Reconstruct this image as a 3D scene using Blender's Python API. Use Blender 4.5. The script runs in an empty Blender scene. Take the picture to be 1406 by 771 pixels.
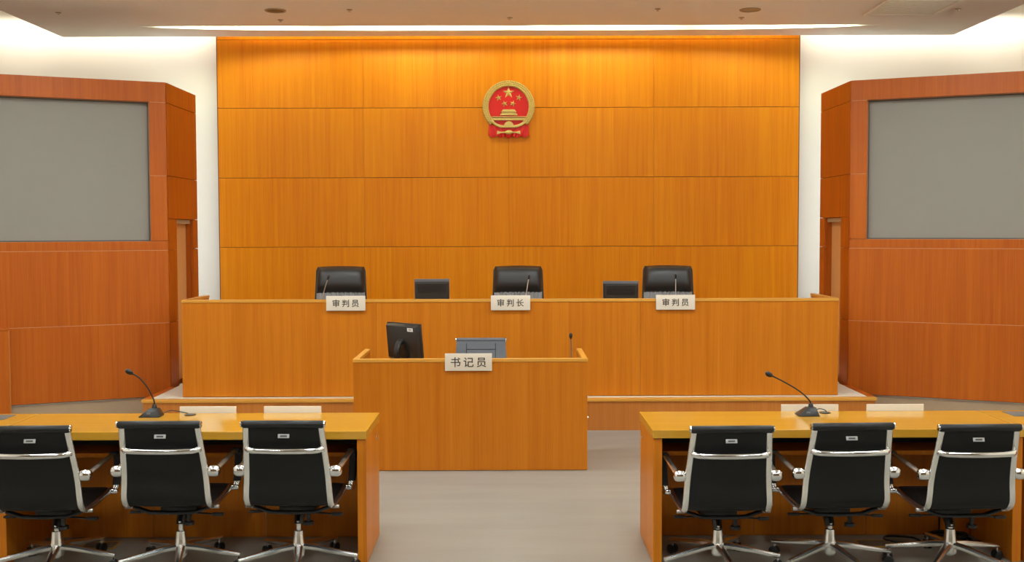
import bpy, bmesh, math, random
from mathutils import Vector, Matrix
R = math.radians
PI = math.pi
random.seed(7)
scene = bpy.context.scene
COL = scene.collection

# ------------------------------------------------------------------ camera
cam_d = bpy.data.cameras.new('camera')
cam = bpy.data.objects.new('camera', cam_d)
COL.objects.link(cam)
cam_d.sensor_width = 36.0
cam_d.lens = 36.0 * 1500 / 1406
cam.location = (0, 0, 1.855)
cam.rotation_mode = 'XYZ'
cam.matrix_world = (Matrix.Translation((0, 0, 1.855)) @ Matrix.Rotation(R(-.15), 4, 'Z')
                    @ Matrix.Rotation(PI / 2 - math.atan(70 / 1500), 4, 'X') @ Matrix.Rotation(R(-.17), 4, 'Z'))
scene.camera = cam

# ------------------------------------------------------------------ world, exposure
w = bpy.data.worlds.new('world'); scene.world = w
w.use_nodes = True
w.node_tree.nodes['Background'].inputs[0].default_value = (1, .95, .88, 1)
w.node_tree.nodes['Background'].inputs[1].default_value = .05
vs = scene.view_settings
vs.view_transform = 'Standard'; vs.look = 'None'; vs.gamma = 1; vs.use_curve_mapping = False
vs.exposure = 0.0

# ------------------------------------------------------------------ large lights (cove lamps hidden above the dropped ceiling)
WARM = (1, .965, .90)
def area(name, loc, rot, sx, sy, power, color=WARM):
    d = bpy.data.lights.new(name, 'AREA'); d.shape = 'RECTANGLE'
    d.size = sx; d.size_y = sy; d.energy = power; d.color = color
    o = bpy.data.objects.new(name, d); COL.objects.link(o)
    o.location = loc; o.rotation_euler = rot
    return o
for x in (-3, -1, 1, 3):                                   # wall washers in the ceiling slot
    area('slot_lamp', (x, 11.92, 4.13), (R(62), 0, 0), 1.5, .05, 13, (.86, 1, .74))
for s in (-1, 1):                                          # cove above the white wall and along both sides
    area('cove_lamp', (s * 4.75, 12.56, 4.26), (R(26), 0, 0), 2.7, .08, 11, (1, .955, .88))
    area('cove_lamp', (s * 5.0, 3.0, 4.23), (R(46), 0, s * R(-90)), 9.6, .10, 110, (.98, .98, .96))
    area('cove_lamp', (s * 5.0, 10.0, 4.23), (R(62), 0, s * R(-90)), 4.2, .10, 15, (1, .95, .86))
    area('passage_lamp', (s * 3.80, 11.98, 2.1), (R(90), 0, s * R(12)), .10, 2.6, 9, (.84, .94, 1))
area('cove_lamp', (0, 12.46, 4.22), (R(35), 0, 0), 6.4, .06, 20)

# ------------------------------------------------------------------ materials
MATS = {}
def srgb(c):
    return tuple(((v / 255) / 12.92 if v / 255 <= .04045 else ((v / 255 + .055) / 1.055) ** 2.4) for v in c) + (1,)
def newmat(name):
    m = bpy.data.materials.new(name); m.use_nodes = True
    nt = m.node_tree; b = nt.nodes['Principled BSDF']; MATS[name] = m
    return m, nt, b
def plain(name, col, rough=.5, metal=0, spec=.5, noise=0, nscale=40, bump=0, coat=0, lin=False):
    m, nt, b = newmat(name)
    c = srgb(col) if not lin else tuple(col) + (1,)
    b.inputs['Base Color'].default_value = c
    b.inputs['Roughness'].default_value = rough
    b.inputs['Metallic'].default_value = metal
    b.inputs['Specular IOR Level'].default_value = spec
    b.inputs['Coat Weight'].default_value = coat
    if noise or bump:
        tc = nt.nodes.new('ShaderNodeTexCoord')
        n = nt.nodes.new('ShaderNodeTexNoise'); n.inputs['Scale'].default_value = nscale; n.inputs['Detail'].default_value = 4
        nt.links.new(tc.outputs['Object'], n.inputs['Vector'])
        if noise:
            mx = nt.nodes.new('ShaderNodeMix'); mx.data_type = 'RGBA'
            mx.inputs[6].default_value = tuple(v * (1 - noise) for v in c[:3]) + (1,)
            mx.inputs[7].default_value = tuple(min(1, v * (1 + noise)) for v in c[:3]) + (1,)
            nt.links.new(n.outputs['Fac'], mx.inputs[0]); nt.links.new(mx.outputs[2], b.inputs['Base Color'])
        if bump:
            bp = nt.nodes.new('ShaderNodeBump'); bp.inputs['Strength'].default_value = bump; bp.inputs['Distance'].default_value = .002
            nt.links.new(n.outputs['Fac'], bp.inputs['Height']); nt.links.new(bp.outputs[0], b.inputs['Normal'])
    return m
def veneer(name, light, dark, axis='Z', rough=.38, strip=.19, spec=.4, contrast=1.0):
    """wood veneer: leaves side by side, fine grain along `axis` (object space)"""
    m, nt, b = newmat(name)
    N, L = nt.nodes, nt.links
    tc = N.new('ShaderNodeTexCoord'); oi = N.new('ShaderNodeObjectInfo')
    sp = N.new('ShaderNodeSeparateXYZ'); L.new(tc.outputs['Object'], sp.inputs[0])
    def math_(op, a, bb):
        n = N.new('ShaderNodeMath'); n.operation = op
        for k, s in enumerate((a, bb)):
            if isinstance(s, (int, float)): n.inputs[k].default_value = s
            else: L.new(s, n.inputs[k])
        return n.outputs[0]
    if axis == 'Z':
        u = math_('ADD', sp.outputs[0], sp.outputs[1]); v = sp.outputs[2]
    else:
        u = math_('ADD', sp.outputs[1], sp.outputs[2]); v = sp.outputs[0]
    u = math_('ADD', u, math_('MULTIPLY', oi.outputs['Random'], 37.0))
    leaf = math_('FLOOR', math_('DIVIDE', u, strip), 0)
    wn = N.new('ShaderNodeTexWhiteNoise'); wn.noise_dimensions = '1D'; L.new(leaf, wn.inputs['W'])
    def nz(su, sv, detail):
        c = N.new('ShaderNodeCombineXYZ')
        L.new(math_('MULTIPLY', u, su), c.inputs[0]); L.new(math_('MULTIPLY', v, sv), c.inputs[1])
        L.new(math_('MULTIPLY', leaf, 3.7), c.inputs[2])
        n = N.new('ShaderNodeTexNoise'); n.inputs['Scale'].default_value = 1; n.inputs['Detail'].default_value = detail
        L.new(c.outputs[0], n.inputs['Vector']); return n.outputs['Fac']
    fine = nz(170, 2.2, 3); broad = nz(22, .55, 3)
    t = math_('ADD', math_('MULTIPLY', wn.outputs['Value'], .17 * contrast),
              math_('ADD', math_('MULTIPLY', fine, .62 * contrast), math_('MULTIPLY', broad, .75 * contrast)))
    t = math_("SUBTRACT", t, .735 * contrast - .5)
    rp = N.new('ShaderNodeValToRGB')
    rp.color_ramp.elements[0].position = .05; rp.color_ramp.elements[0].color = srgb(dark)
    rp.color_ramp.elements[1].position = .95; rp.color_ramp.elements[1].color = srgb(light)
    L.new(t, rp.inputs[0]); L.new(rp.outputs[0], b.inputs['Base Color'])
    b.inputs['Roughness'].default_value = rough
    b.inputs['Specular IOR Level'].default_value = spec
    return m
def emit(name, col, strength):
    m, nt, b = newmat(name)
    b.inputs['Base Color'].default_value = (0, 0, 0, 1)
    b.inputs['Emission Color'].default_value = tuple(col) + (1,)
    b.inputs['Emission Strength'].default_value = strength
    return m
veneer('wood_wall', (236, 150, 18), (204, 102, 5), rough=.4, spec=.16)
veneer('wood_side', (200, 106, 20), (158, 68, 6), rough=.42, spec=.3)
veneer('wood_desk', (210, 128, 30), (176, 92, 12), rough=.36, spec=.2, strip=.15)
veneer('wood_door', (232, 178, 118), (208, 148, 86), rough=.4, spec=.3)  # paler tone puts the door leaf's glossy reflection into the colour
veneer('wood_riser', (200, 124, 50), (166, 92, 24), rough=.4)
veneer('wood_top', (203, 153, 53), (181, 127, 31)
       , axis='X', rough=.13, strip=.3, spec=.5, contrast=.7)
veneer('wood_cap', (224, 164, 72), (200, 134, 42), axis='X', rough=.3, strip=.2, contrast=.8)
veneer('wood_cap_side', (224, 164, 72), (200, 134, 42), axis='X', rough=.3, strip=.2, contrast=.8)
plain('wood_back', (120, 58, 14), .6)
plain('white_wall', (247, 240, 224), .8, spec=.2, noise=.01, nscale=2)
plain('ceiling_paint', (250, 247, 240), .8, spec=.2, noise=.015, nscale=1.5)
plain('slot_paint', (250, 246, 236), .6)
plain('skirting_grey', (170, 145, 116), .45, noise=.05, nscale=20)
plain('dais_carpet', (214, 206, 186), .8, noise=.06, nscale=120)
plain('screen_cloth', (146, 142, 133), .75, spec=.25, noise=.02, nscale=6)
plain('chrome', (222, 222, 222), .09, metal=1)
plain('rear_wall', (112, 92, 70), .8, spec=.2)
plain('joint_filler', (196, 140, 100), .6)
plain('polished_aluminium', (232, 230, 228), .24, metal=1)
plain('satin_metal', (200, 198, 194), .3, metal=1)
plain('black_mesh', (14, 14, 14), .5, spec=.3, noise=.2, nscale=260, bump=.25)
plain('black_leather', (20, 19, 19), .42, spec=.4, noise=.15, nscale=90, bump=.15)
plain('grey_leather', (92, 94, 98), .5, spec=.4, noise=.08, nscale=60, bump=.1)
plain('judge_leather', (40, 37, 34), .38, spec=.6, noise=.12, nscale=80, bump=.12)
plain('pleat_leather', (142, 140, 138), .5, spec=.4, noise=.06, nscale=60, bump=.1)
plain('black_plastic', (16, 16, 17), .38, spec=.5)
plain('dark_plastic', (38, 36, 34), .3, spec=.5)
plain('grille_plastic', (46, 42, 36), .6)
plain('silver_plastic', (104, 104, 108), .35, spec=.5)
plain('tag_metal', (178, 178, 176), .4, metal=.5)
plain('tag_ink', (60, 60, 62), .5)
plain('plate_metal', (222, 210, 190), .42, spec=.4, noise=.03, nscale=30)
plain('plate_ink', (62, 54, 46), .5)
plain('paper_white', (235, 235, 232), .6)
plain('gold', (214, 184, 104), .45, metal=.3, spec=.5, bump=.5, noise=.25, nscale=55)
plain('emblem_red', (214, 24, 8), .4, spec=.4)
plain('brass', (200, 160, 70), .35, metal=.7)
plain('floor_lid', (96, 88, 74), .5)
plain('vent_plastic', (252, 247, 236), .6, noise=.08, nscale=14)
plain('downlight_dark', (92, 80, 54), .5)
plain('downlight_trim', (176, 158, 130), .5)
plain('tray_grey', (92, 88, 84), .45)
def floor_mat():
    m, nt, b = newmat('floor_vinyl'); N, L = nt.nodes, nt.links
    tc = N.new('ShaderNodeTexCoord')
    mp = N.new('ShaderNodeMapping'); mp.inputs['Scale'].default_value = (.55, 3.2, 1); L.new(tc.outputs['Object'], mp.inputs[0])
    n = N.new('ShaderNodeTexNoise'); n.inputs['Scale'].default_value = 1.4; n.inputs['Detail'].default_value = 5
    L.new(mp.outputs[0], n.inputs['Vector'])
    n2 = N.new('ShaderNodeTexNoise'); n2.inputs['Scale'].default_value = 90; n2.inputs['Detail'].default_value = 2
    L.new(tc.outputs['Object'], n2.inputs['Vector'])
    a = N.new('ShaderNodeMath'); a.operation = 'MULTIPLY_ADD'; a.inputs[1].default_value = .3
    L.new(n2.outputs['Fac'], a.inputs[0]); L.new(n.outputs['Fac'], a.inputs[2])
    rp = N.new('ShaderNodeValToRGB')
    rp.color_ramp.elements[0].position = .35; rp.color_ramp.elements[0].color = srgb((134, 129, 117))
    rp.color_ramp.elements[1].position = .95; rp.color_ramp.elements[1].color = srgb((150, 145, 133))
    L.new(a.outputs[0], rp.inputs[0]); L.new(rp.outputs[0], b.inputs['Base Color'])
    b.inputs['Roughness'].default_value = .42; b.inputs['Specular IOR Level'].default_value = .4
floor_mat()
for k_, v_ in enumerate((28, 32, 32, 25, 44)): emit('lamp_panel_%d' % k_, (.90, .975, 1.0), v_)

# ------------------------------------------------------------------ mesh helpers
class MB:
    def __init__(s): s.v = []; s.f = []
    def add(s, vs_, fs_):
        o = len(s.v); s.v += [tuple(p) for p in vs_]; s.f += [tuple(i + o for i in f) for f in fs_]; return s
    def box(s, x0, x1, y0, y1, z0, z1):
        return s.add([(x0, y0, z0), (x1, y0, z0), (x1, y1, z0), (x0, y1, z0), (x0, y0, z1), (x1, y0, z1), (x1, y1, z1), (x0, y1, z1)],
                     [(0, 3, 2, 1), (4, 5, 6, 7), (0, 1, 5, 4), (1, 2, 6, 5), (2, 3, 7, 6), (3, 0, 4, 7)])
    def prism(s, pts, a, b, plane='XZ'):
        """polygon extruded from a to b along the plane's normal"""
        def P(p, d):
            return {'XZ': (p[0], d, p[1]), 'XY': (p[0], p[1], d), 'YZ': (d, p[0], p[1])}[plane]
        n = len(pts)
        s.add([P(p, a) for p in pts] + [P(p, b) for p in pts],
              [tuple(range(n)), tuple(range(2 * n - 1, n - 1, -1))] + [(i, i + n, (i + 1) % n + n, (i + 1) % n) for i in range(n)])
        return s
    def rings(s, rings, caps=True, closed=False):
        n = len(rings[0]); vs_ = [p for r in rings for p in r]; fs_ = []
        m = len(rings)
        for k in range(m if closed else m - 1):
            k2 = (k + 1) % m
            for i in range(n):
                j = (i + 1) % n
                fs_.append((k * n + i, k * n + j, k2 * n + j, k2 * n + i))
        if caps and not closed:
            fs_.append(tuple(range(n - 1, -1, -1))); fs_.append(tuple((m - 1) * n + i for i in range(n)))
        return s.add(vs_, fs_)
    def tube(s, path, r, n=10, up=(0, 0, 1)):
        path = [Vector(p) for p in path]; rs = r if isinstance(r, (list, tuple)) else [r] * len(path)
        rg = []
        t0 = (path[1] - path[0]).normalized()
        a = t0.cross(Vector(up))
        if a.length < 1e-3: a = t0.cross(Vector((1, 0, 0)))
        a.normalize()
        for i, p in enumerate(path):
            t = (path[min(i + 1, len(path) - 1)] - path[max(i - 1, 0)]).normalized()
            a = (a - t * a.dot(t)).normalized(); b = t.cross(a)
            rg.append([p + (a * math.cos(2 * PI * k / n) + b * math.sin(2 * PI * k / n)) * rs[i] for k in range(n)])
        return s.rings(rg)
    def strap(s, path, side, w_, h_, oval=False):
        """flat bar: rectangular section, w_ along the vector `side`, h_ across"""
        path = [Vector(p) for p in path]; S = Vector(side).normalized(); rg = []
        for i, p in enumerate(path):
            t = (path[min(i + 1, len(path) - 1)] - path[max(i - 1, 0)]).normalized()
            b = t.cross(S).normalized()
            ww = w_[i] if isinstance(w_, (list, tuple)) else w_
            hh = h_[i] if isinstance(h_, (list, tuple)) else h_
            c = .3 * min(ww, hh)
            pr = [(-ww / 2 + c, -hh / 2), (ww / 2 - c, -hh / 2), (ww / 2, -hh / 2 + c), (ww / 2, hh / 2 - c),
                  (ww / 2 - c, hh / 2), (-ww / 2 + c, hh / 2), (-ww / 2, hh / 2 - c), (-ww / 2, -hh / 2 + c)]
            if oval: pr = [(ww / 2 * math.cos(2 * PI * k / 12), hh / 2 * math.sin(2 * PI * k / 12)) for k in range(12)]
            rg.append([p + S * x + b * y for x, y in pr])
        return s.rings(rg)
    def lathe(s, prof, n=20, c=(0, 0, 0), axis='Z'):
        rg = []
        for r_, h in prof:
            ring = []
            for k in range(n):
                a = 2 * PI * k / n; q = (r_ * math.cos(a), r_ * math.sin(a))
                ring.append({'Z': (c[0] + q[0], c[1] + q[1], c[2] + h), 'X': (c[0] + h, c[1] + q[0], c[2] + q[1]),
                             'Y': (c[0] + q[1], c[1] + h, c[2] + q[0])}[axis])
            rg.append(ring)
        return s.rings(rg)
    def ball(s, c, rx, ry, rz, n=12, m=8, e=1.0):
        def pw(v): return math.copysign(abs(v) ** e, v)
        rg = []
        for i in range(m + 1):
            th = -PI / 2 + PI * (.02 + .96 * i / m)
            rg.append([(c[0] + rx * pw(math.cos(th)) * pw(math.cos(2 * PI * k / n)), c[1] + ry * pw(math.cos(th)) * pw(math.sin(2 * PI * k / n)),
                        c[2] + rz * pw(math.sin(th))) for k in range(n)])
        return s.rings(rg)
    def sheet(s, grid, t):
        """grid[i][j] of points thickened by vector t(i, j)"""
        ni, nj = len(grid), len(grid[0]); a = [Vector(p) for r in grid for p in r]
        b = [p + Vector(t) for p in a]; o = ni * nj; fs_ = []
        for i in range(ni - 1):
            for j in range(nj - 1):
                q = (i * nj + j, i * nj + j + 1, (i + 1) * nj + j + 1, (i + 1) * nj + j)
                fs_.append(q); fs_.append(tuple(o + k for k in reversed(q)))
        edge = [(0, j) for j in range(nj)] + [(i, nj - 1) for i in range(1, ni)] + [(ni - 1, j) for j in range(nj - 2, -1, -1)] + [(i, 0) for i in range(ni - 2, 0, -1)]
        ids = [i * nj + j for i, j in edge]
        for k in range(len(ids)):
            p, q = ids[k], ids[(k + 1) % len(ids)]
            fs_.append((q, p, p + o, q + o))
        return s.add(a + b, fs_)
    def xf(s, M):
        s.v = [tuple(M @ Vector(p)) for p in s.v]; return s
    def build(s, name, mat, parent=None, loc=(0, 0, 0), rot=(0, 0, 0), bevel=0, smooth=None, seg=2):
        me = bpy.data.meshes.new(name); me.from_pydata(s.v, [], s.f)
        bm = bmesh.new(); bm.from_mesh(me)
        bmesh.ops.recalc_face_normals(bm, faces=bm.faces)
        if bevel:
            ed = [e for e in bm.edges if len(e.link_faces) == 2 and e.calc_face_angle(0) > .5]
            bmesh.ops.bevel(bm, geom=ed, offset=bevel, segments=seg, affect='EDGES', profile=.6, clamp_overlap=True)
        bm.to_mesh(me); bm.free()
        if smooth or (smooth is None and bevel):
            for p in me.polygons: p.use_smooth = True
            me.set_sharp_from_angle(angle=R(38))
        me.materials.append(MATS[mat] if isinstance(mat, str) else mat)
        o = bpy.data.objects.new(name, me); COL.objects.link(o)
        o.location = loc; o.rotation_euler = rot
        if parent: o.parent = parent
        return o
def bx(x0, x1, y0, y1, z0, z1): return MB().box(x0, x1, y0, y1, z0, z1)
def tag(o, label, cat, group=None):
    o['label'] = label; o['category'] = cat
    if group: o['group'] = group
    return o
def struct(o): o['kind'] = 'structure'; return o
def thing(name, label, cat, loc=(0, 0, 0), rz=0, group=None):
    o = bpy.data.objects.new(name, None); COL.objects.link(o); o.empty_display_size = .1
    o.location = loc; o.rotation_euler = (0, 0, rz)
    return tag(o, label, cat, group)
def copy_tree(o, parent=None):
    c = o.copy(); COL.objects.link(c); c.parent = parent
    for ch in o.children: copy_tree(ch, c)
    return c
def slab_centered(x0, x1, y0, y1, z0, z1, name, mat, parent=None, bevel=.003):
    """box whose origin sits at its own centre, so that the wood grain differs from piece to piece"""
    cx, cy, cz = (x0 + x1) / 2, (y0 + y1) / 2, (z0 + z1) / 2
    return bx(x0 - cx, x1 - cx, y0 - cy, y1 - cy, z0 - cz, z1 - cz).build(name, mat, parent, (cx, cy, cz), bevel=bevel, smooth=False)
def arc_pts(c, r, a0, a1, n):
    return [(c[0] + r * math.cos(R(a0 + (a1 - a0) * i / n)), c[1] + r * math.sin(R(a0 + (a1 - a0) * i / n))) for i in range(n + 1)]
def curve3(pts, n=8):
    """Catmull-Rom through the points"""
    P = [Vector(p) for p in pts]; P = [P[0] * 2 - P[1]] + P + [P[-1] * 2 - P[-2]]; out = []
    for i in range(1, len(P) - 2):
        for k in range(n):
            t = k / n
            out.append(.5 * ((2 * P[i]) + (-P[i - 1] + P[i + 1]) * t + (2 * P[i - 1] - 5 * P[i] + 4 * P[i + 1] - P[i + 2]) * t * t
                             + (-P[i - 1] + 3 * P[i] - 3 * P[i + 1] + P[i + 2]) * t ** 3))
    return out + [P[-2]]

# ------------------------------------------------------------------ room shell
XW, YB, YF, ZT = 6.5, 12.75, -3.0, 4.8
struct(bx(-XW, XW, YF, YB, -.1, 0).build('floor', 'floor_vinyl'))
struct(bx(-XW, XW, YB, YB + .15, 0, ZT).build('wall_back', 'white_wall'))
struct(bx(-XW - .15, -XW, YF, YB, 0, ZT).build('wall_left', 'white_wall'))
struct(bx(XW, XW + .15, YF, YB, 0, ZT).build('wall_right', 'white_wall'))
struct(bx(-XW, XW, YF - .15, YF, 0, ZT).build('wall_front', 'rear_wall'))
struct(bx(-XW, XW, YF, YB, ZT, ZT + .1).build('ceiling_upper', 'ceiling_paint'))

# dropped ceiling with a lens-shaped slot near the back wall
CX, CZ, CT, CYB, SY, SX = 5.05, 4.05, .10, 12.5, 11.87, 4.05
def slot_back(x): return SY + .27 * max(0.0, 1 - abs(x / SX) ** 4.5)
m = MB()
m.box(-CX, CX, YF, SY, CZ, CZ + CT)
m.box(-CX, -SX, SY, CYB, CZ, CZ + CT); m.box(SX, CX, SY, CYB, CZ, CZ + CT)
N = 64
for i in range(N):
    a, b = -SX + 2 * SX * i / N, -SX + 2 * SX * (i + 1) / N
    m.prism([(a, slot_back(a)), (b, slot_back(b)), (b, CYB), (a, CYB)], CZ, CZ + CT, 'XY')
ceil = struct(m.build('ceiling', 'ceiling_paint'))
m = MB()                                                    # the white hood over the slot
m.box(-SX - .05, SX + .05, SY - .06, SY - .005, CZ + .015, CZ + .36)
m.box(-SX - .05, SX + .05, SY - .06, CYB - .3, CZ + .36, CZ + .38)
for i in range(N):
    a, b = -SX + 2 * SX * i / N, -SX + 2 * SX * (i + 1) / N
    m.prism([(a, slot_back(a) + .004), (b, slot_back(b) + .004), (b, slot_back(b) + .02), (a, slot_back(a) + .02)], CZ + .006, CZ + .37, 'XY')
m.build('slot_hood', 'slot_paint', ceil)

# panelled wood wall behind the bench
wc = struct(bx(-3.33, 3.33, 12.62, 12.74, 0, 4.20).build('wall_centre', 'wood_back'))
GAP = .005
rows = [.075, .87, 1.665, 2.46, 3.255, 4.03, 4.20]
for r_ in range(6):
    for c_ in range(4):
        x0 = -3.33 + c_ * 1.665; z0, z1 = rows[r_], rows[r_ + 1]
        slab_centered(x0 + .0006, x0 + 1.665 - .0006, 12.60, 12.622, z0 + GAP / 2, z1 - GAP / 2, 'panel', 'wood_wall', wc, .0015)
for s, nm in ((-1, 'trim_1'), (1, 'trim_2')):
    struct(bx(s * 3.335 - .004, s * 3.335 + .004, 12.6, 12.745, 0, 4.2).build(nm, 'wood_back'))

# splayed wood volumes on both sides, each with a recessed screen and a door round the corner
A0, SL, BACK = (3.38, 10.85), .45, 11.88
ang = math.atan(SL)
ULEN = (XW - A0[0]) / math.cos(ang) - .02
def side_volume(s):
    nm = 'wall_side_left' if s < 0 else 'wall_side_right'
    side = 'left' if s < 0 else 'right'
    # local frame: +x runs from the corner outward along the face, -y is the room side
    M = Matrix.Translation((s * A0[0], A0[1], 0)) @ Matrix(((s * math.cos(ang), s * math.sin(ang), 0, 0), (-math.sin(ang), math.cos(ang), 0, 0), (0, 0, 1, 0), (0, 0, 0, 1)))
    rzv = math.atan2(-math.sin(ang), s * math.cos(ang))
    def put(o, u, d, z):                                     # place an object by the face frame
        p = M @ Vector((u, d, z)); o.location = p
        o.rotation_euler = (0, 0, -s * ang)
        return o
    D0 = .03                                                 # thickness of the facing
    # core behind the facing: a plain shell with the screen niche
    zb, zt, us0, us1, zs0, zs1 = .215, 3.318, .160, 2.95, 1.755, 3.118
    m = MB()
    core = [(-.0, D0), (ULEN, D0), (ULEN, .62), (.62, .62)]
    # niche: build the core from blocks around the screen
    for (u0, u1, z0, z1) in ((0, ULEN, zb, zs0), (0, ULEN, zs1, zt), (0, us0, zs0, zs1), (us1, ULEN, zs0, zs1)):
        m.box(u0 + .002, u1, D0, .14, z0, z1)
    m.box(.05, ULEN, .14, .17, zb, zt)
    m.xf(M)
    inner = MB()
    o = struct(m.build(nm, 'joint_filler'))
    # top cover and return (behind the corner)
    def facing(u0, u1, z0, z1):
        g = .0022
        w_, h_ = u1 - u0 - 2 * g, z1 - z0 - 2 * g
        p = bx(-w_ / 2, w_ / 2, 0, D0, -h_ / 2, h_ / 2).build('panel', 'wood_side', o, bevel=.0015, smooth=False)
        put(p, (u0 + u1) / 2, 0, (z0 + z1) / 2)
        return p
    cuts = [0, ULEN]
    for a, b in zip(cuts[:-1], cuts[1:]):
        facing(a, b, zb, .945); facing(a, b, .945, 1.665)
        facing(a, b, 1.665, zs0)
        facing(a, b, zs1, zt)
    facing(0, us0, zs0, 2.40); facing(0, us0, 2.40, zs1)
    for u1_, zz in ((ULEN, .945), (ULEN, 1.665), (us0, 2.40), (us0, 3.118)):
        bx(.003, u1_ - .002, .001, D0, zz - .0020, zz + .0020).xf(M).build('joint_strip', 'joint_filler', o)
    if us1 < ULEN: facing(us1, ULEN, zs0, 2.40); facing(us1, ULEN, 2.40, zs1)
    # return face with the door recess (plane x = s*3.38, running back)
    dY0, dY1, dZ = 11.13, 11.70, 1.975
    xo, xi = 3.378, 3.408
    def ret(y0, y1, z0, z1):
        g = .0022
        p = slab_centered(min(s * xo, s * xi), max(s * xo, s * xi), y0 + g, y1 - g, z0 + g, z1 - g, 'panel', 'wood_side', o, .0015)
        return p
    ret(A0[1] + .012, BACK, zs1, zt); ret(A0[1] + .012, BACK, 2.40, zs1); ret(A0[1] + .012, BACK, dZ, 2.40)
    ret(A0[1] + .012, dY0, 1.665, dZ); ret(dY1, BACK, 1.665, dZ)
    ret(A0[1] + .012, dY0, .945, 1.665); ret(dY1, BACK, .945, 1.665)
    ret(A0[1] + .012, dY0, .22, .945); ret(dY1, BACK, .22, .945)
    rc = MB()
    x1, x2 = 3.41, 3.53
    for (y0, y1, z0, z1) in ((A0[1] + .05, dY0, .22, zt), (dY1, BACK, .22, zt), (dY0, dY1, dZ, zt)):
        rc.box(min(s * x1, s * x2), max(s * x1, s * x2), y0, y1, z0, z1)
    rc.box(min(s * x2, s * 3.55), max(s * x2, s * 3.55), A0[1] + .1, BACK, .22, zt)
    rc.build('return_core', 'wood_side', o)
    cap = MB().prism([(s * 3.40, A0[1] + .03), (s * 3.40, BACK), (s * XW, BACK), (s * XW, A0[1] + .03 - SL * (XW - A0[0]) + .08)], zt - .03, zt - .004, 'XY')
    cap.build('top_board', 'wood_back', o)
    # door leaf in the recess
    dn = 'door_1' if s < 0 else 'door_2'
    d = struct(slab_centered(min(s * 3.455, s * 3.50), max(s * 3.455, s * 3.50), dY0 + .004, dY1 - .004, .302, dZ - .006, dn, 'wood_door', None, .002))
    hl = bx(min(s * 3.41, s * 3.45), max(s * 3.41, s * 3.45), dY0 + .002, dY1 - .002, dZ - .045, dZ - .004).build('door_head', 'downlight_trim', d)
    hl.matrix_parent_inverse = Matrix.Translation(-d.location)
    # grey skirting, set back a little under the facing
    b = bx(.01, ULEN, .012, .10, 0, .213)
    b.xf(M); bb = struct(b.build('baseboard_' + side, 'skirting_grey'))
    bx(.01, ULEN, -.001, .012, .205, .213).xf(M).build('metal_edge', 'satin_metal', bb)
    # the screen
    sw, sh = us1 - us0, zs1 - zs0
    scn = thing('projection_screen', 'large grey screen recessed in the splayed wooden wall ' + ('with a low wooden partition below it' if s < 0 else 'with no partition below it'), 'screen', group=None)
    put(scn, (us0 + us1) / 2, .085, zs0)
    bx(-sw / 2 + .004, sw / 2 - .004, 0, .02, .004, sh - .004).build('screen_fabric', 'screen_cloth', scn)
    fr = MB(); t = .012
    fr.box(-sw / 2 + .001, sw / 2 - .001, -.006, .0, sh - t, sh - .001); fr.box(-sw / 2 + .001, sw / 2 - .001, -.006, .0, .001, t)
    fr.box(-sw / 2 + .001, -sw / 2 + t, -.006, .0, t, sh - t); fr.box(sw / 2 - t, sw / 2 - .001, -.006, .0, t, sh - t)
    fr.build('screen_frame', 'tray_grey', scn)
    return put
putL = side_volume(-1)
putR = side_volume(1)
# low wooden partition standing against the left splayed wall
pt = thing('partition', 'low wooden partition panel standing against the splayed wall, under the grey screen', 'partition')
putL(pt, 2.16, -.035, 0)
bx(-.70, .70, -.03, .03, 0, .93).build('board', 'wood_side', pt, bevel=.002, smooth=False)
bx(-.712, .712, -.034, .033, .93, .952).build('top_rail', 'wood_side', pt, bevel=.002, smooth=False)
bx(.70, .712, -.034, .033, 0, .93).build('end_strip', 'wood_riser', pt, bevel=.002, smooth=False)

# ------------------------------------------------------------------ ceiling fittings
for k, y in enumerate((-1.2, 1.2, 3.6, 6.0, 8.4)):           # luminaires over the public area and the floor
    for x in (-3.6, -1.2, 1.2, 3.6):
        t = thing('ceiling_light', 'square recessed ceiling light panel with a white frame', 'ceiling light', (x, y, CZ), group='recessed ceiling light panels')
        f = MB(); f.box(-.33, .33, -.33, -.30, -.012, -.001); f.box(-.33, .33, .30, .33, -.012, -.001); f.box(-.33, -.30, -.30, .30, -.012, -.001); f.box(.30, .33, -.30, .30, -.012, -.001)
        f.build('frame', 'slot_paint', t)
        bx(-.30, .30, -.30, .30, -.008, -.001).build('diffuser', 'lamp_panel_%d' % k, t)
def downlight(x, y, label, inner):
    t = thing('downlight', label, 'downlight', (x, y, CZ))
    rg = [[(r_ * math.cos(2 * PI * k / 28), r_ * math.sin(2 * PI * k / 28), z) for k in range(28)] for r_, z in ((.086, 0), (.088, -.008), (.103, -.010), (.107, -.001))]
    MB().rings(rg, caps=False, closed=True).build('trim_ring', 'downlight_trim', t, smooth=True)
    MB().lathe([(.086, -.0015), (.06, -.003), (.02, -.004)], 28).build('reflector', inner, t, smooth=True)
    return t
downlight(-2.324, 11.02, 'dark unlit round downlight in the white ceiling, far from the square vent', 'downlight_dark')
downlight(2.42, 11.04, 'pale unlit round downlight in the ceiling beside the square air vent', 'downlight_trim')
t = thing('air_vent', 'square white ceiling air vent with a bordered perforated face', 'vent', (3.995, 10.93, CZ))
f = MB(); a = .365
for x0, x1, y0, y1 in ((-a, a, -a, -a + .035), (-a, a, a - .035, a), (-a, -a + .035, -a + .035, a - .035), (a - .035, a, -a + .035, a - .035)):
    f.box(x0, x1, y0, y1, -.016, -.001)
f.build('frame', 'vent_plastic', t, bevel=.003)
bx(-a + .035, a - .035, -a + .035, a - .035, -.006, -.001).build('backing', 'vent_plastic', t)
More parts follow.
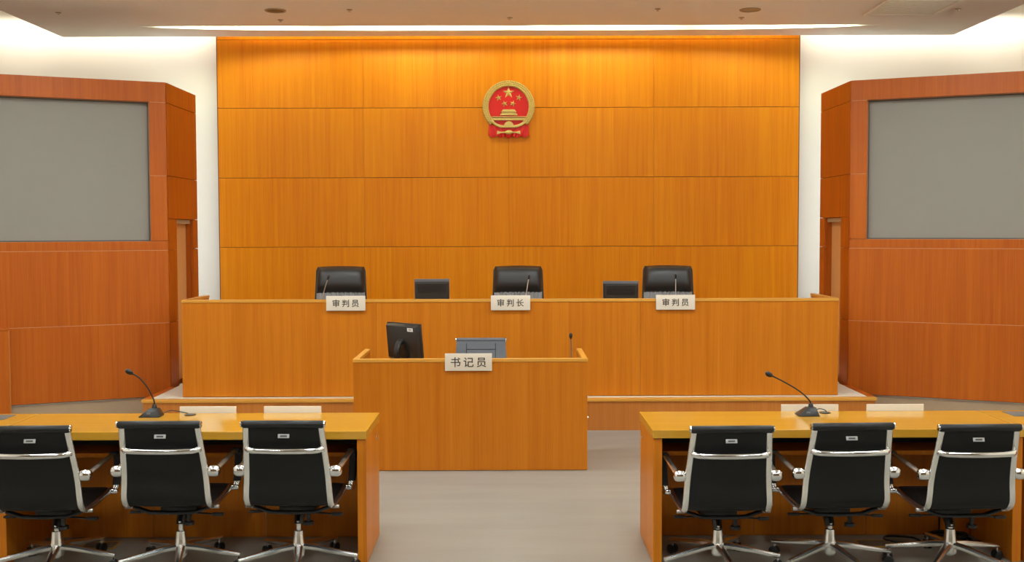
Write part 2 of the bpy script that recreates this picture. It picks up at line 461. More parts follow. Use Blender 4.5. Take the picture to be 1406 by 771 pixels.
for i in range(9):
    y = -.28 + i * .07
    bx(-a + .04, a - .04, y - .018, y + .018, -.012, -.006).build('slat', 'vent_plastic', t, bevel=.002)
for x, y in ((-4.52, 11.10), (-1.58, 10.99), (.015, 11.42), (-2.376, 11.51), (1.488, 10.99), (2.42, 11.45), (4.50, 11.03)):
    t = thing('sprinkler', 'tiny metal sprinkler head set in the white ceiling', 'sprinkler', (x, y, CZ), group='sprinkler heads in the ceiling')
    MB().lathe([(.03, -.001), (.028, -.006), (.012, -.008)], 16).build('rosette', 'downlight_trim', t, smooth=True)
    MB().lathe([(.008, -.007), (.008, -.02), (.016, -.021), (.016, -.024)], 12).build('nozzle', 'satin_metal', t, smooth=True)

# ------------------------------------------------------------------ dais
t = thing('dais', 'raised wooden dais with a pale carpet under the long bench', 'dais', (0, 10.03, 0))
bx(-3.385, 3.385, .012, .10, 0, .27).build('riser', 'wood_riser', t)
for s in (-1, 1):
    bx(min(s * 3.385, s * 3.33), max(s * 3.385, s * 3.33), .10, .87, 0, .27).build('side_riser', 'wood_riser', t)
    bx(min(s * 3.335, s * 3.40), max(s * 3.335, s * 3.40), .06, .84, .272, .30).build('side_nosing', 'wood_side', t, bevel=.004)
bx(-3.40, 3.40, 0, .06, .268, .30).build('nosing', 'wood_cap', t, bevel=.006)
bx(-3.334, 3.334, .06, 2.55, .26, .297).build('carpet', 'dais_carpet', t)

# ------------------------------------------------------------------ long bench
t = thing('judges_bench', 'long wooden bench with end wings on the dais, below the panelled wall', 'bench', (0, 10.18, .30))
secs = [(-3.06, -1.245), (-1.245, 1.225), (1.225, 3.08)]
for a, b in secs:
    slab_centered(a + .0006, b - .0006, 0, .03, .002, .885, 'front_panel', 'wood_desk', t, .002)
    slab_centered(a + .0004, b - .0004, -.006, .045, .885, .912, 'top_rail', 'wood_cap', t, .003)
for s, x in ((-1, -3.06), (1, 3.08)):
    slab_centered(min(x, x - s * .05), max(x, x - s * .05), .032, .76, .002, .885, 'wing', 'wood_desk', t, .002)
    slab_centered(min(x + s * .003, x - s * .055), max(x + s * .003, x - s * .055), .047, .765, .886, .912, 'wing_rail', 'wood_cap', t, .003)
bx(-3.0, 3.02, .035, .70, .71, .74).build('worktop', 'wood_top', t, bevel=.003)
for x in (-1.245, 1.225):
    bx(x - .02, x + .02, .04, .62, .002, .708).build('support', 'wood_desk', t)

# ------------------------------------------------------------------ clerk's desk
t = thing('clerk_desk', 'smaller wooden desk with raised sides standing on the grey floor before the dais', 'desk', (0, 8.36, 0))
slab_centered(-1.20, .60, 0, .03, .004, .842, 'front_panel', 'wood_desk', t, .002)
slab_centered(-1.203, .603, -.006, .042, .843, .868, 'top_rail', 'wood_cap', t, .003)
for s, x in ((-1, -1.20), (1, .60)):
    slab_centered(min(x, x - s * .036), max(x, x - s * .036), .031, .73, .004, .842, 'wing', 'wood_desk', t, .002)
    slab_centered(min(x + s * .003, x - s * .04), max(x + s * .003, x - s * .04), .043, .735, .843, .868, 'wing_rail', 'wood_cap', t, .003)
bx(-1.16, .56, .032, .49, .70, .725).build('worktop', 'wood_top', t, bevel=.003)
MB().lathe([(.011, 0), (.011, .006), (.006, .008)], 14, (.6005, .012, .41), 'X').build('lock', 'chrome', t, smooth=True)

# ------------------------------------------------------------------ party desks
def party_desk(s):
    lab = 'long light wooden desk with a shelf, ' + ('in front of the wall with the low partition' if s < 0 else 'with a tangle of black cables beneath')
    t = thing('party_desk', lab, 'desk', (s * 1.82, 6.0, 0))
    L2 = 1.03
    e0 = s * -1                                              # direction of the aisle end in local x
    slab_centered(-L2, L2, -.015, .60, .703, .75, 'desktop', 'wood_top', t, .004)
    for q in (-1, 1):
        x = q * L2
        p = slab_centered(min(x - q * .005, x - q * .055), max(x - q * .005, x - q * .055), 0, .59, .002, .70, 'end_panel', 'wood_desk', t, .002)
        if q == -s:
            lk = MB().lathe([(.012, 0), (.012, .004), (.008, .006)], 14, (0, 0, 0), 'X').build('lock', 'chrome', p, smooth=True)
            lk.location = (q * .025, .21, .262)
            if q < 0: lk.rotation_euler = (0, 0, PI)
    slab_centered(-L2 + .057, L2 - .057, .216, .545, .560, .584, 'shelf', 'wood_desk', t, .002)
    for a, b in ((-L2 + .056, -.34), (-.34, .34), (.34, L2 - .056)):
        slab_centered(a + .002, b - .002, .55, .575, .002, .70, 'modesty_panel', 'wood_desk', t, .0015)
    bx(-L2 + .058, L2 - .058, .46, .545, .586, .70).build('shelf_shade', 'black_plastic', t)  # black block added to stand in for the shade above the shelf
    g = MB().lathe([(.034, 0), (.034, .003), (.026, .005), (.02, .003)], 20, (s * .08 if s > 0 else -.10, .53, .75))
    g.build('grommet', 'dark_plastic', t, smooth=True)
    return t
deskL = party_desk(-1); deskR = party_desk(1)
def annex(s):
    t = thing('annex_desk', 'end section of a light wooden desk with dark flap, ' + ('before the low partition' if s < 0 else 'beside the black cables'), 'desk', (s * 3.46, 6.0, 0))
    slab_centered(-.60, .60, -.015, .60, .703, .75, 'desktop', 'wood_top', t, .004)
    for q in (-1, 1):
        slab_centered(min(q * .595, q * .545), max(q * .595, q * .545), 0, .59, .002, .70, 'end_panel', 'wood_desk', t, .002)
    slab_centered(-.54, .54, .03, .055, .002, .70, 'front_panel', 'wood_desk', t, .002)
    slab_centered(-.54, .54, .55, .575, .002, .70, 'modesty_panel', 'wood_desk', t, .002)
    c = -s * .37
    f = bx(c - .115, c + .115, .385, .55, .7495, .7525).build('cable_flap', 'tray_grey', t, bevel=.001)
    bx(c - .10, c + .10, .40, .405, .7526, .7532).build('flap_brush', 'black_plastic', f)
annex(-1); annex(1)

# ------------------------------------------------------------------ nameplates
def text_mesh(body, size):
    cu = bpy.data.curves.new('lettering', 'FONT'); cu.body = body; cu.size = size
    cu.align_x = 'CENTER'; cu.align_y = 'CENTER'; cu.extrude = .0006; cu.space_character = 1.42
    o = bpy.data.objects.new('lettering', cu); COL.objects.link(o)
    dg = bpy.context.evaluated_depsgraph_get(); dg.update()
    me = bpy.data.meshes.new_from_object(o.evaluated_get(dg))
    bpy.data.objects.remove(o); bpy.data.curves.remove(cu)
    return me
def nameplate(label, x0, x1, z0, z1, yface, body=None, size=.08, group=None, back=False):
    cx, cz = (x0 + x1) / 2, (z0 + z1) / 2
    t = thing('nameplate', label, 'nameplate', (cx, yface, z0), group=group)
    w_, h_ = x1 - x0, z1 - z0
    y0, y1 = (-.012, -.001) if not back else (.001, .012)
    bx(-w_ / 2, w_ / 2, y0, y1, 0, h_).build('plate', 'plate_metal', t, bevel=.0018)
    if not back:
        bx(-w_ / 2 + .02, w_ / 2 - .02, -.001, .06, h_ - .034, h_ - .031).build('hook', 'plate_metal', t)
    if body:
        me = text_mesh(body, size); me.materials.clear(); me.materials.append(MATS['plate_ink'])
        xs = [v.co.x for v in me.vertices]; ys = [v.co.y for v in me.vertices]
        mx, my = (min(xs) + max(xs)) / 2, (min(ys) + max(ys)) / 2
        vv = [(v.co.x - mx, v.co.y - my, v.co.z) for v in me.vertices]; ff = [tuple(p.vertices) for p in me.polygons]
        bold = MB()
        for q, (dx, dy) in enumerate(((-.0011, 0), (.0011, 0), (0, .0008), (0, -.0008))):
            bold.add([(x + dx, y + dy, z + q * .0001) for x, y, z in vv], ff)
        me = bpy.data.meshes.new('lettering'); me.from_pydata(bold.v, [], bold.f); me.materials.append(MATS['plate_ink'])
        o = bpy.data.objects.new('lettering', me); COL.objects.link(o); o.parent = t
        o.location = (0, y0 - .0008, h_ / 2); o.rotation_euler = (PI / 2, 0, 0)
    return t
nameplate('pale metal nameplate with three dark characters, on the bench before the armchair without a monitor', -1.705, -1.34, 1.109, 1.247, 10.168, '审判员', .074)
nameplate('pale metal nameplate with three dark characters, on the bench below the round emblem', -.171, .196, 1.109, 1.247, 10.168, '审判长', .074)
nameplate('pale metal nameplate with three dark characters, on the bench before the armchair beside a monitor', 1.368, 1.732, 1.109, 1.247, 10.168, '审判员', .074)
nameplate('pale metal nameplate with three dark characters on the front of the smaller desk', -.494, -.134, .778, .911, 8.348, '书记员', .082)
for s, x0, x1, lab in ((-1, -2.006, -1.663, 'blank back of a pale nameplate beside the more upright microphone, on the far desk edge'), (-1, -1.494, -1.146, 'blank back of a pale nameplate near the aisle end, on the far desk edge'), (1, 1.655, 2.003, 'blank back of a pale nameplate right behind the low-leaning microphone'), (1, 2.176, 2.523, 'blank back of a pale nameplate beside the one behind the low-leaning microphone')):
    nameplate(lab, x0, x1, .655, .789, 6.602, back=True)

# ------------------------------------------------------------------ microphones
def gooseneck(name, label, loc, neck, cable=None, group=None, neck_mat='black_plastic', k=1.0):
    t = thing(name, label, 'microphone', loc, group=group)
    b = MB(); w0, d0, w1, d1, h = .062, .05, .026, .022, .05
    b.add([(-w0, -d0, .004), (w0, -d0, .004), (w0, d0, .004), (-w0, d0, .004), (-w0, -d0, 0), (w0, -d0, 0), (w0, d0, 0), (-w0, d0, 0),
           (.02 - w1, -.005 - d1, h), (.02 + w1, -.005 - d1, h), (.02 + w1, -.005 + d1, h), (.02 - w1, -.005 + d1, h)],
          [(4, 7, 6, 5), (4, 5, 1, 0), (5, 6, 2, 1), (6, 7, 3, 2), (7, 4, 0, 3), (0, 1, 9, 8), (1, 2, 10, 9), (2, 3, 11, 10), (3, 0, 8, 11), (8, 9, 10, 11)])
    b.build('base', 'dark_plastic', t, bevel=.004)
    MB().lathe([(.016, 0), (.013, .018), (.008, .024)], 14, (.02, -.005, h - .002)).build('collar', 'black_plastic', t, smooth=True)
    bx(-.015, .008, -.046, -.030, .018, .026).build('button', 'silver_plastic', t)
    p = curve3([(.02, -.005, h + .01)] + neck, 8)
    MB().tube(p, .0045, 8).build('neck', neck_mat, t, smooth=True)
    a, e = p[-3], p[-1]; d = (Vector(e) - Vector(a)).normalized(); q = Vector(e)
    hd = MB().tube([q - d * .008, q + d * .002, q + d * .012, q + d * .026, q + d * .036, q + d * .041], [r_ * k for r_ in (.006, .0125, .0155, .0155, .011, .004)], 14)
    hd.build('head', 'black_plastic', t, smooth=True)
    if cable: MB().tube(curve3(cable, 6), .0028, 6).build('cable', 'black_plastic', t, smooth=True)
    return t
gooseneck('desk_microphone', 'black gooseneck microphone with the more upright neck on the desk before the low partition', (-2.14, 6.49, .7505),
          [(.018, -.01, .10), (-.012, -.03, .18), (-.05, -.06, .24), (-.085, -.08, .268)],
          [(.05, .02, .01), (.10, .045, .026), (.16, .05, .018), (.205, .045, .009)])
gooseneck('desk_microphone', 'black gooseneck microphone leaning low over the desk with cables beneath', (1.77, 6.45, .7505),
          [(.010, -.008, .09), (-.05, -.02, .145), (-.14, -.035, .20), (-.225, -.045, .243)],
          [(.05, .02, .01), (.08, .045, .03), (.12, .06, .022), (.135, .065, .009)])
for x, lean, lab in ((-1.83, .055, 'thin gooseneck microphone on the bench before the armchair without a monitor'), (.14, .03, 'thin gooseneck microphone on the bench before the armchair below the emblem'), (1.592, 0, 'thin gooseneck microphone on the bench before the armchair beside a monitor')):
    gooseneck('bench_microphone', lab, (x, 10.56, 1.0405), [(.02, -.004, .15), (.02 + lean * .5, 0, .26), (.02 + lean, 0, .345)], neck_mat='satin_metal', k=.72)
gooseneck('clerk_microphone', 'thin gooseneck microphone inside the smaller desk, near its raised side', (.475, 8.72, .7255),
          [(.02, -.004, .12), (.02, 0, .2), (.018, 0, .265)], neck_mat='tray_grey', k=.85)

# ------------------------------------------------------------------ monitors
def monitor(name, label, loc, rz, wd, ht, zb, tilt, arm=False, sticker=False):
    t = thing(name, label, 'monitor', loc, rz)               # screen faces +y, back faces the room (-y)
    MB().lathe([(.11, 0), (.11, .008), (.09, .014), (.03, .018)], 24).build('foot', 'dark_plastic', t, smooth=True)
    MB().strap(curve3([(0, 0, .015), (0, -.05, .05), (0, -.095, .11), (0, -.10, zb + ht * (.30 if arm else .12)), (0, -.075, zb + ht * (.48 if arm else .2)), (0, -.03, zb + ht * (.52 if arm else .24))], 6), (1, 0, 0), .055, .034).build('stand', 'dark_plastic', t, smooth=True)
    body = MB().prism([(-wd / 2, 0), (wd / 2, 0), (wd / 2, ht), (-wd / 2, ht)], .0, .022)
    c = .90; zi = .07 if arm else .13; hb = .004 if arm else .022
    body2 = MB().add([(-wd / 2 + .004, .0, .004), (wd / 2 - .004, .0, .004), (wd / 2 - .004, .0, ht - hb), (-wd / 2 + .004, .0, ht - hb),
                      (-wd / 2 * c, -.032, ht * zi), (wd / 2 * c, -.032, ht * zi), (wd / 2 * c, -.032, ht * (1 - zi)), (-wd / 2 * c, -.032, ht * (1 - zi))],
                     [(3, 2, 1, 0), (4, 5, 6, 7), (0, 1, 5, 4), (1, 2, 6, 5), (2, 3, 7, 6), (3, 0, 4, 7)])
    h = body.build('bezel', 'silver_plastic' if not arm else 'dark_plastic', t, (0, 0, zb), (tilt, 0, 0), bevel=.003)
    body2.build('back_cover', 'dark_plastic' if arm else 'grille_plastic', h, bevel=.004)
    bx(-wd / 2 + .014, wd / 2 - .014, .022, .0225, .018, ht - .014).build('display', 'black_plastic', h)
    if sticker:
        st = bx(wd * .20, wd * .37, -.0335, -.0322, ht - .058, ht - .030)
        st.build('sticker', 'paper_white', h, rot=(0, 0, 0))
        bx(wd * .24, wd * .33, -.0340, -.0335, ht - .047, ht - .041).build('sticker_print', 'tag_ink', h)
    else:
        for i in range(6):
            z = ht * .93 - .022 - i * .016
            bx(-wd / 2 * c + .02, wd / 2 * c - .02, -.0335, -.0318, z - .004, z + .004).build('vent_rib', 'dark_plastic', h)
    return t
monitor('bench_monitor', 'dark flat monitor seen from behind on the bench, midway between two leather armchairs', (-.75, 10.62, 1.0405), R(2), .34, .29, .055, R(10))
monitor('bench_monitor', 'dark flat monitor seen from behind on the bench, close beside a leather armchair', (1.085, 10.60, 1.0405), R(-7), .345, .265, .055, R(10))
monitor('clerk_monitor', 'black monitor with a white sticker on its back, turned aside on the smaller desk', (-.83, 8.74, .7255), R(-40), .37, .30, .09, R(6), arm=True, sticker=True)

# ------------------------------------------------------------------ meeting chairs (ribbed sling, chrome frame)
def star_base(t, start, rr, mat, hub_z=.205):
    hub = MB().lathe([(.020, .055), (.036, .07), (.040, .12), (.033, .15), (.028, hub_z), (.020, hub_z + .003)], 20)
    hub.build('hub', mat, t, smooth=True)
    for k in range(5):
        a = R(start + 72 * k); d = Vector((math.cos(a), math.sin(a), 0)); sd = (-math.sin(a), math.cos(a), 0)
        p = [d * .025 + Vector((0, 0, .118)), d * .10 + Vector((0, 0, .112)), d * (rr * .7) + Vector((0, 0, .092)), d * rr + Vector((0, 0, .078))]
        lg = MB().strap(p, sd, [.046, .04, .032, .026], [.034, .032, .026, .022]).build('base_leg', mat, t, smooth=True)
        c = d * (rr - .012)
        cs = MB()
        cs.lathe([(.007, .045), (.007, .075)], 8, (c.x, c.y, 0))
        cs.build('caster_stem', 'chrome', lg, smooth=True)
        wv = MB()
        for q in (-1, 1):
            wc_ = c + Vector(sd) * q * .013
            rg = []
            for off, r_ in ((-.008, .022), (-.006, .027), (.006, .027), (.008, .022)):
                ctr = wc_ + Vector(sd) * off
                rg.append([ctr + (d * math.cos(2 * PI * i / 16) + Vector((0, 0, 1)) * math.sin(2 * PI * i / 16)) * r_ + Vector((0, 0, .0275)) for i in range(16)])
            wv.rings(rg)
        wv.build('caster', 'black_plastic', lg, smooth=True)
def sling_profile():
    return curve3([(-.342, .832), (-.322, .765), (-.296, .68), (-.270, .59), (-.258, .52), (-.256, .465), (-.246, .418), (-.212, .384), (-.15, .372), (0, .372), (.14, .380), (.215, .392), (.245, .384)], 4)
def half(z): return .196 + .026 * max(0, min(1, (.832 - z) / .40))
def raise_seat(t, dz):
    for ch in t.children:
        if ch.name.startswith('gas_column'): ch.location.z += dz * .6
        elif not ch.name.startswith(('base_leg', 'hub')): ch.location.z += dz
def make_chair(label, seat_mat='black_mesh', start=-80, front_view=False):
    t = thing('office_chair', label, 'chair')
    pr = sling_profile()
    nb = next(i for i, p in enumerate(pr) if p[1] < .392)   # where the back turns into the seat
    for s in (-1, 1):
        path = [(s * half(p[1]), p[0], p[1]) for p in pr]
        MB().strap(path, (1, 0, 0), .034, .024, True).build('side_rail', 'polished_aluminium', t, smooth=True)
    def panel(i0, i1, name, off):
        grid = []
        for p in pr[i0:i1]:
            h = half(p[1]) - (.012 if not front_view else -.014)
            grid.append([(x * h / 8, p[0] + off[0] - .0 + .010 * (1 - (x / 8) ** 2) * (0 if name == 'backrest' else 0), p[1] + off[1] - (0 if name == 'backrest' else .006 * (1 - (x / 8) ** 2))) for x in range(-8, 9)])
        return MB().sheet(grid, (0, .008, 0) if name == 'backrest' else (0, 0, .008)).build(name, seat_mat, t, smooth=True)
    bk = panel(0, nb + 1, 'backrest', (-.002, 0) if not front_view else (.012, 0)); panel(nb, len(pr) - 1, 'seat', (0, .001))
    roll = MB().lathe([(.015, -.213), (.0205, -.205), (.0205, .205), (.015, .213)], 16, (0, -.345, .840), 'X').build('top_roll', 'black_leather' if not front_view else seat_mat, t, smooth=True)
    for s in (-1, 1):
        MB().lathe([(.0175, 0), (.017, .006), (.008, .009)] if s > 0 else [(.008, -.009), (.017, -.006), (.0175, 0)], 16, (s * .2135, -.345, .842), 'X').build('roll_cap', 'chrome', roll, smooth=True)
    MB().lathe([(.014, -.19), (.014, .19)], 12, (0, .243, .384), 'X').build('front_roll', 'black_leather', t, smooth=True)
    # stretcher behind the back
    z = .705; y = -.305; h = half(z)
    pth = curve3([(-h, y, z), (-h + .012, y - .022, z), (-h + .05, y - .038, z - .004), (0, y - .046, z - .006), (h - .05, y - .038, z - .004), (h - .012, y - .022, z), (h, y, z)], 5)
    MB().strap(pth, (0, 0, 1), .031, .020, True).build('stretcher', 'chrome', t, smooth=True)
    if not front_view:
        tg = bx(-.030, .030, -.002, 0, -.0105, .0105).build('maker_tag', 'tag_metal', bk, (0, -.333, .776), (R(-16), 0, 0), bevel=.0008)
        bx(-.018, .018, -.0028, -.002, -.004, .004).build('tag_print', 'tag_ink', t, (0, -.333, .776), (R(-16), 0, 0)).parent = t
    else:
        for x in (-.125, .125):
            MB().strap([(x, p[0] + .0212, p[1]) for p in pr[1:nb]], (1, 0, 0), .005, .003).build('seam', 'black_plastic', t)
        for i in (4, 8, 12):
            p = pr[i]; MB().box(-.125, .125, p[0] + .019, p[0] + .0225, p[1] - .002, p[1] + .002).build('seam', 'black_plastic', t)
    for s in (-1, 1):                                        # arms
        X = s * .262
        path = curve3([(X, -.245, .582), (X + s * .004, -.12, .592), (X + s * .006, .06, .604), (X + s * .006, .17, .606), (X + s * .006, .215, .585), (X + s * .004, .222, .53), (X, .215, .44), (X - s * .008, .20, .392)], 5)
        am = MB().strap(path, (1, 0, 0), .034, .017, True).build('arm', 'polished_aluminium', t, smooth=True)
        MB().strap(path[13:33], (1, 0, 0), .042, .024).build('arm_sleeve', 'black_leather', am, smooth=True)
        MB().ball((s * .254, -.252, .578), .034, .030, .030, 14, 8, .7).build('arm_bracket', 'chrome', am, smooth=True)
        MB().ball((s * .246, .195, .386), .030, .018, .016, 12, 8, .7).build('arm_foot', 'chrome', am, smooth=True)
        MB().lathe([(.010, -.02), (.010, .02)], 10, (s * .232, -.15, .362), 'X').build('frame_bolt', 'satin_metal', t, smooth=True)
    # mechanism
    mz = .312
    mech = bx(-.10, .10, -.04, .18, mz - .012, mz + .022).build('mechanism', 'black_plastic', t, bevel=.006)
    for y in (-.15, .14):
        MB().strap([(-.205, y, .362), (-.12, y, .332), (0, y, .328), (.12, y, .332), (.205, y, .362)], (0, 1, 0), .035, .016).build('cross_bar', 'black_plastic', t, smooth=True)
    lv = MB().tube([(.08, -.08, mz), (.17, -.09, mz - .004), (.21, -.095, mz - .006)], .005, 8).build('lever', 'black_plastic', t, smooth=True)
    bx(.20, .26, -.108, -.082, mz - .014, mz + .002).build('lever_paddle', 'black_plastic', lv, bevel=.004)
    lv = MB().tube([(-.08, -.06, mz), (-.2, -.07, mz)], .005, 8).build('lever', 'black_plastic', t, smooth=True)
    bx(-.255, -.19, -.082, -.060, mz - .006, mz + .008).build('lever_paddle', 'black_plastic', lv, bevel=.004)
    MB().lathe([(.012, .05), (.012, .012), (.028, .010), (.028, -.006), (.02, -.008)], 16, (.075, -.10, mz - .055)).build('tension_knob', 'black_plastic', t, smooth=True)
    MB().strap([(0, .0, .225), (0, .008, .25), (0, .05, .285), (0, .09, .312)], (1, 0, 0), [.046, .048, .055, .08], [.048, .048, .05, .05]).build('yoke', 'black_plastic', t, smooth=True)
    MB().ball((0, -.022, .244), .007, .005, .007, 8, 6).build('yoke_bolt', 'chrome', t, smooth=True)
    MB().lathe([(.015, .20), (.015, .245)], 14).build('gas_column', 'chrome', t, smooth=True)
    star_base(t, start, .335, 'polished_aluminium')
    return t
BM = 'black mesh chrome-framed chair '
chairs = [(-2.50, 5.965, 1.5, -80, -.008, BM + 'beside the annex flap, at the desk before the low partition'),
          (-1.815, 5.965, 0, -78, .014, BM + 'in the middle of the desk before the low partition'),
          (-1.165, 5.965, -1.5, -80, .014, BM + 'by the aisle, at the desk before the low partition'),
          (1.145, 5.95, 1, 274, -.018, BM + 'by the aisle, at the desk with cables beneath'),
          (1.765, 5.955, 2, -75, -.006, BM + 'in the middle of the desk with cables beneath'),
          (2.428, 5.95, 1, -55, -.014, BM + 'standing in front of the tangle of black cables')]
for x, y, rz, st, dz, lab in chairs:
    c = make_chair(lab, start=st)
    c.location = (x, y, 0); c.rotation_euler = (0, 0, R(rz)); c['group'] = 'chrome framed chairs at the two long desks'
    raise_seat(c, dz)
cc = make_chair('grey leather office chair with a stitched back and chrome tips behind the smaller desk', 'grey_leather', 20, True)
cc.location = (-.245, 9.10, 0); cc.rotation_euler = (0, 0, PI)
raise_seat(cc, .062)

# ------------------------------------------------------------------ high-backed leather chairs behind the bench
def judge_chair(label, loc, rz, roll=0):
    t = thing('leather_armchair', label, 'chair', loc, rz)   # seat faces -y (towards the room)
    z0 = .92
    lean = R(-9)
    back = MB(); n = 33
    shell = MB().prism([(-.285, .44), (.285, .44), (.272, .9), (.262, 1.15), (.245, 1.19), (-.245, 1.19), (-.262, 1.15), (-.272, .9)], .03, .07)
    sh = shell.build('back_shell', 'black_leather', t, (0, .10, 0), (lean, 0, 0), bevel=.012)
    # pleated middle of the back
    grid = []
    for i in range(13):
        z = .46 + .46 * i / 12; row = []
        for j in range(n * 3):
            u = -1 + 2 * j / (n * 3 - 1)
            fold = .007 * math.sin(u * 34 + .8 * math.sin(u * 9)) * (i / 12) ** .7 * (1 - abs(u) ** 6)
            bulge = .045 * (1 - abs(u) ** 4) * math.sin(PI * min(1, .25 + .6 * i / 12)) 
            row.append((u * .255, .02 - bulge - fold, z))
        grid.append(row)
    MB().sheet(grid, (0, .03, 0)).build('back_cushion', 'pleat_leather', sh, smooth=True)
    hd = MB(); g = []
    NU, NV = 24, 14
    for i in range(NV + 1):
        v = -1 + 2 * i / NV; row = []
        for j in range(NU + 1):
            u = -1 + 2 * j / NU
            b = (1 - abs(u) ** 8) ** .5 * (1 - abs(v) ** 3.2) ** .6
            row.append((u * (.262 - .016 * (v + 1) / 2), .035 - .105 * b, 1.045 + v * .145 + .010 * (1 - u * u) * (v > .5)))
        g.append(row)
    MB().sheet(g, (0, .02, 0)).build('headrest', 'judge_leather', sh, smooth=True)
    MB().ball((0, -.06, .46), .27, .26, .075, 24, 12, .45).build('seat', 'judge_leather', t, smooth=True)
    for s in (-1, 1):
        p = curve3([(s * .27, .10, .45), (s * .31, .08, .58), (s * .315, 0, .66), (s * .315, -.14, .66), (s * .31, -.22, .58), (s * .28, -.2, .43)], 5)
        a = MB().strap(p, (1, 0, 0), .055, .03).build('armrest', 'black_plastic', t, smooth=True)
        MB().ball((s * .315, -.06, .685), .035, .13, .018, 12, 8, .6).build('arm_pad', 'judge_leather', a, smooth=True)
    bx(-.11, .11, -.15, .10, .35, .385).build('mechanism', 'black_plastic', t, bevel=.006)
    MB().lathe([(.025, .2), (.025, .36)], 14).build('gas_column', 'black_plastic', t, smooth=True)
    star_base(t, 18, .31, 'black_plastic')
    return t
judge_chair('high-backed black leather armchair behind the bench, standing apart from any monitor', (-1.772, 11.33, .2975), R(4))
judge_chair('high-backed black leather armchair behind the bench, below the round emblem', (.095, 11.33, .2975), R(0))
judge_chair('high-backed black leather armchair behind the bench, with a monitor close beside it', (1.662, 11.31, .2975), R(-5))

# ------------------------------------------------------------------ wall emblem
em = thing('wall_emblem', 'round gold and red emblem with five stars on the panelled wall', 'emblem', (0, 12.598, 3.262))
def disc(r, n=48, c=(0, 0)): return [(c[0] + r * math.cos(2 * PI * k / n), c[1] + r * math.sin(2 * PI * k / n)) for k in range(n)]
MB().prism(disc(.245), -.015, -.002).build('red_field', 'emblem_red', em)
wr = MB(); rg = []
A_, B_ = -44, 224
for k in range(61):
    a = R(A_ + (B_ - A_) * k / 60); rg.append([((r_) * math.cos(a), y, (r_) * math.sin(a)) for r_, y in ((.228, -.012), (.232, -.032), (.262, -.042), (.290, -.034), (.300, -.012), (.300, -.002), (.228, -.002))])
wr.rings(rg)
wreath = wr.build('wreath', 'gold', em, smooth=True)
gr = MB()
for k in range(46):
    for row, rr in enumerate((.243, .264, .286)):
        a = R(A_ + 3 + (B_ - A_ - 6) * (k + .5 * (row % 2)) / 46)
        sgn = 1 if math.cos(a) > 0 else -1
        g = MB().ball((0, 0, 0), .0085, .010, .017, 7, 5)
        g.xf(Matrix.Translation((rr * math.cos(a), -.040, rr * math.sin(a))) @ Matrix.Rotation(-(a if sgn > 0 else a + PI) + sgn * R(25) * (row - 1), 4, 'Y'))
        gr.add(g.v, g.f)
o = gr.build('wheat_grains', 'gold', wreath, smooth=True); o['kind'] = 'stuff'
def star(cx, cz, r, rot=0):
    m = MB(); pts = []
    for k in range(10):
        a = PI / 2 + R(rot) + k * PI / 5; q = r if k % 2 == 0 else r * .40
        pts.append((cx + q * math.cos(a), -.016, cz + q * math.sin(a)))
    back = [(x, -.0145, z) for x, _, z in pts]
    m.add(pts + back + [(cx, -.032, cz)], [(i, (i + 1) % 10, 20) for i in range(10)] + [((i + 1) % 10, i, i + 10, (i + 1) % 10 + 10) for i in range(10)] + [tuple(range(10, 20))])
    m.build('star', 'gold', em)
star(0, .160, .070)
for x, z, r_ in ((-.114, .102, 12), (.117, .104, -12), (-.046, .036, 20), (.047, .036, -20)): star(x, z, .040, r_)
gt = MB()
gt.box(-.192, .198, -.036, -.012, -.155, -.128); gt.box(-.196, .202, -.042, -.012, -.122, -.112)
gt.build('gate_base', 'gold', em, bevel=.002)
MB().prism([(-.100, -.098), (.104, -.098), (.092, -.078), (-.088, -.078)], -.036, -.012).build('lower_roof', 'gold', em, bevel=.002)
bx(-.080, .084, -.028, -.012, -.075, -.062).build('hall', 'gold', em)
MB().prism([(-.086, -.060), (.090, -.060), (.074, -.040), (-.070, -.040)], -.036, -.012).build('upper_roof', 'gold', em, bevel=.002)
bx(-.066, .070, -.028, -.012, -.039, -.030).build('ridge', 'gold', em)
# drapery and gear below
m = MB(); n = 56; g = []
for i in range(9):
    v = i / 8; row = []
    for j in range(n + 1):
        u = -1 + 2 * j / n
        wdt = .226 + .008 * v
        zt_ = -.195 - .05 * (1 - u * u); zb_ = -.338 - .010 * math.cos(u * PI * 5) - .010 * (1 - abs(u))
        row.append((u * wdt, -.024 - .009 * math.sin(abs(u) * 20 + 3 * v) * (.35 + v) - .008 * v, zt_ + (zb_ - zt_) * v))
    g.append(row)
MB().sheet(g, (0, .016, 0)).build('drapery', 'emblem_red', em, smooth=True)
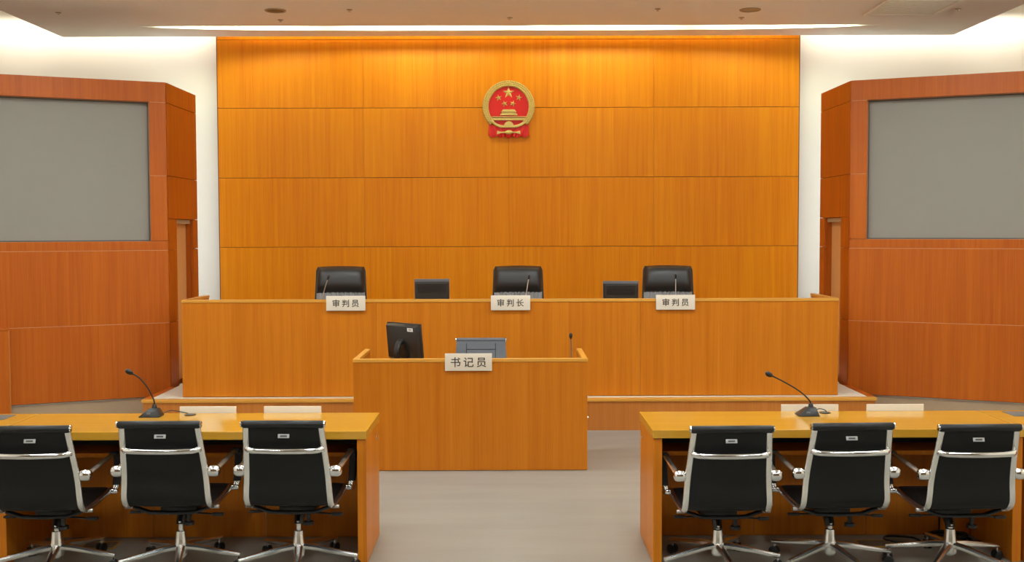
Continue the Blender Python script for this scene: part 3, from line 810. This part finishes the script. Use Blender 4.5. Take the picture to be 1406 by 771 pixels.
# wheat stems curving inward
for s in (-1, 1):
    p = [(s * .208, -.036, -.150), (s * .165, -.038, -.188), (s * .115, -.040, -.216), (s * .06, -.042, -.226), (s * .03, -.042, -.216)]
    MB().strap(curve3(p, 6), (0, 1, 0), .014, .030).build('stem', 'gold', em, smooth=True)
gear = []
for k in range(25):
    a = R(-20 + 220 * k / 24); q = .058 if k % 2 else .051; gear.append((.002 + q * math.cos(a), -.222 + q * math.sin(a)))
MB().prism(gear, -.050, -.014).build('gear', 'gold', em, bevel=.0015)
MB().ball((.002, -.046, -.292), .044, .012, .024, 16, 8).build('knot', 'gold', em, smooth=True)
for s in (-1, 1):
    MB().prism([(s * .02, -.302), (s * .085, -.300), (s * .135, -.316), (s * .130, -.272), (s * .085, -.286), (s * .02, -.282)], -.046, -.030).build('ribbon_tail', 'gold', em, bevel=.002)

# ------------------------------------------------------------------ floor boxes and cables
def floor_box(x, y, label):
    t = thing('floor_box', label, 'floor box', (x, y, 0))
    f = MB(); a, b = .105, .07
    f.box(-a, a, -b, -b + .012, .0005, .006); f.box(-a, a, b - .012, b, .0005, .006); f.box(-a, -a + .012, -b + .012, b - .012, .0005, .006); f.box(a - .012, a, -b + .012, b - .012, .0005, .006)
    f.build('brass_frame', 'brass', t, bevel=.001)
    bx(-a + .013, a - .013, -b + .013, b - .013, .0005, .005).build('lid', 'floor_lid', t)
floor_box(2.15, 6.36, 'brass-framed floor box under the desk between two chairs, before the loop of cable')
floor_box(2.72, 6.36, 'brass-framed floor box half covered by the cable tangle')
floor_box(-2.42, 6.38, 'brass-framed floor box on the floor below the desk before the low partition')
for k in range(4):
    rnd = random.Random(k + 3); pts = []
    for i in range(11):
        a = i * 1.25 + k; r_ = .10 + .05 * rnd.random()
        pts.append((2.60 + r_ * math.cos(a), 6.40 + .6 * r_ * math.sin(a), .0065 + .0125 * k + .001 * rnd.random()))
    t = tag(MB().tube(curve3(pts, 6), .0055, 7).build('cable', 'black_plastic', smooth=True), 'black cable coiled in the tangle on the floor under the desk', 'cable', 'coiled cables under the desk')
tag(MB().tube(curve3([(2.435, 6.40, .007), (2.41, 6.47, .007), (2.28, 6.50, .007), (2.235, 6.43, .007), (2.31, 6.36, .007), (2.41, 6.345, .007)], 8), .006, 7).build('loop_cable', 'black_plastic', smooth=True),
    'thick black cable lying in a wide loop beside the tangle', 'cable')
tag(MB().tube(curve3([(2.60, 6.535, .006), (2.60, 6.535, .16), (2.59, 6.535, .30), (2.60, 6.535, .5)], 8), .005, 7).build('riser_cable', 'black_plastic', smooth=True),
    'black cable climbing the back of the desk from the tangle', 'cable')
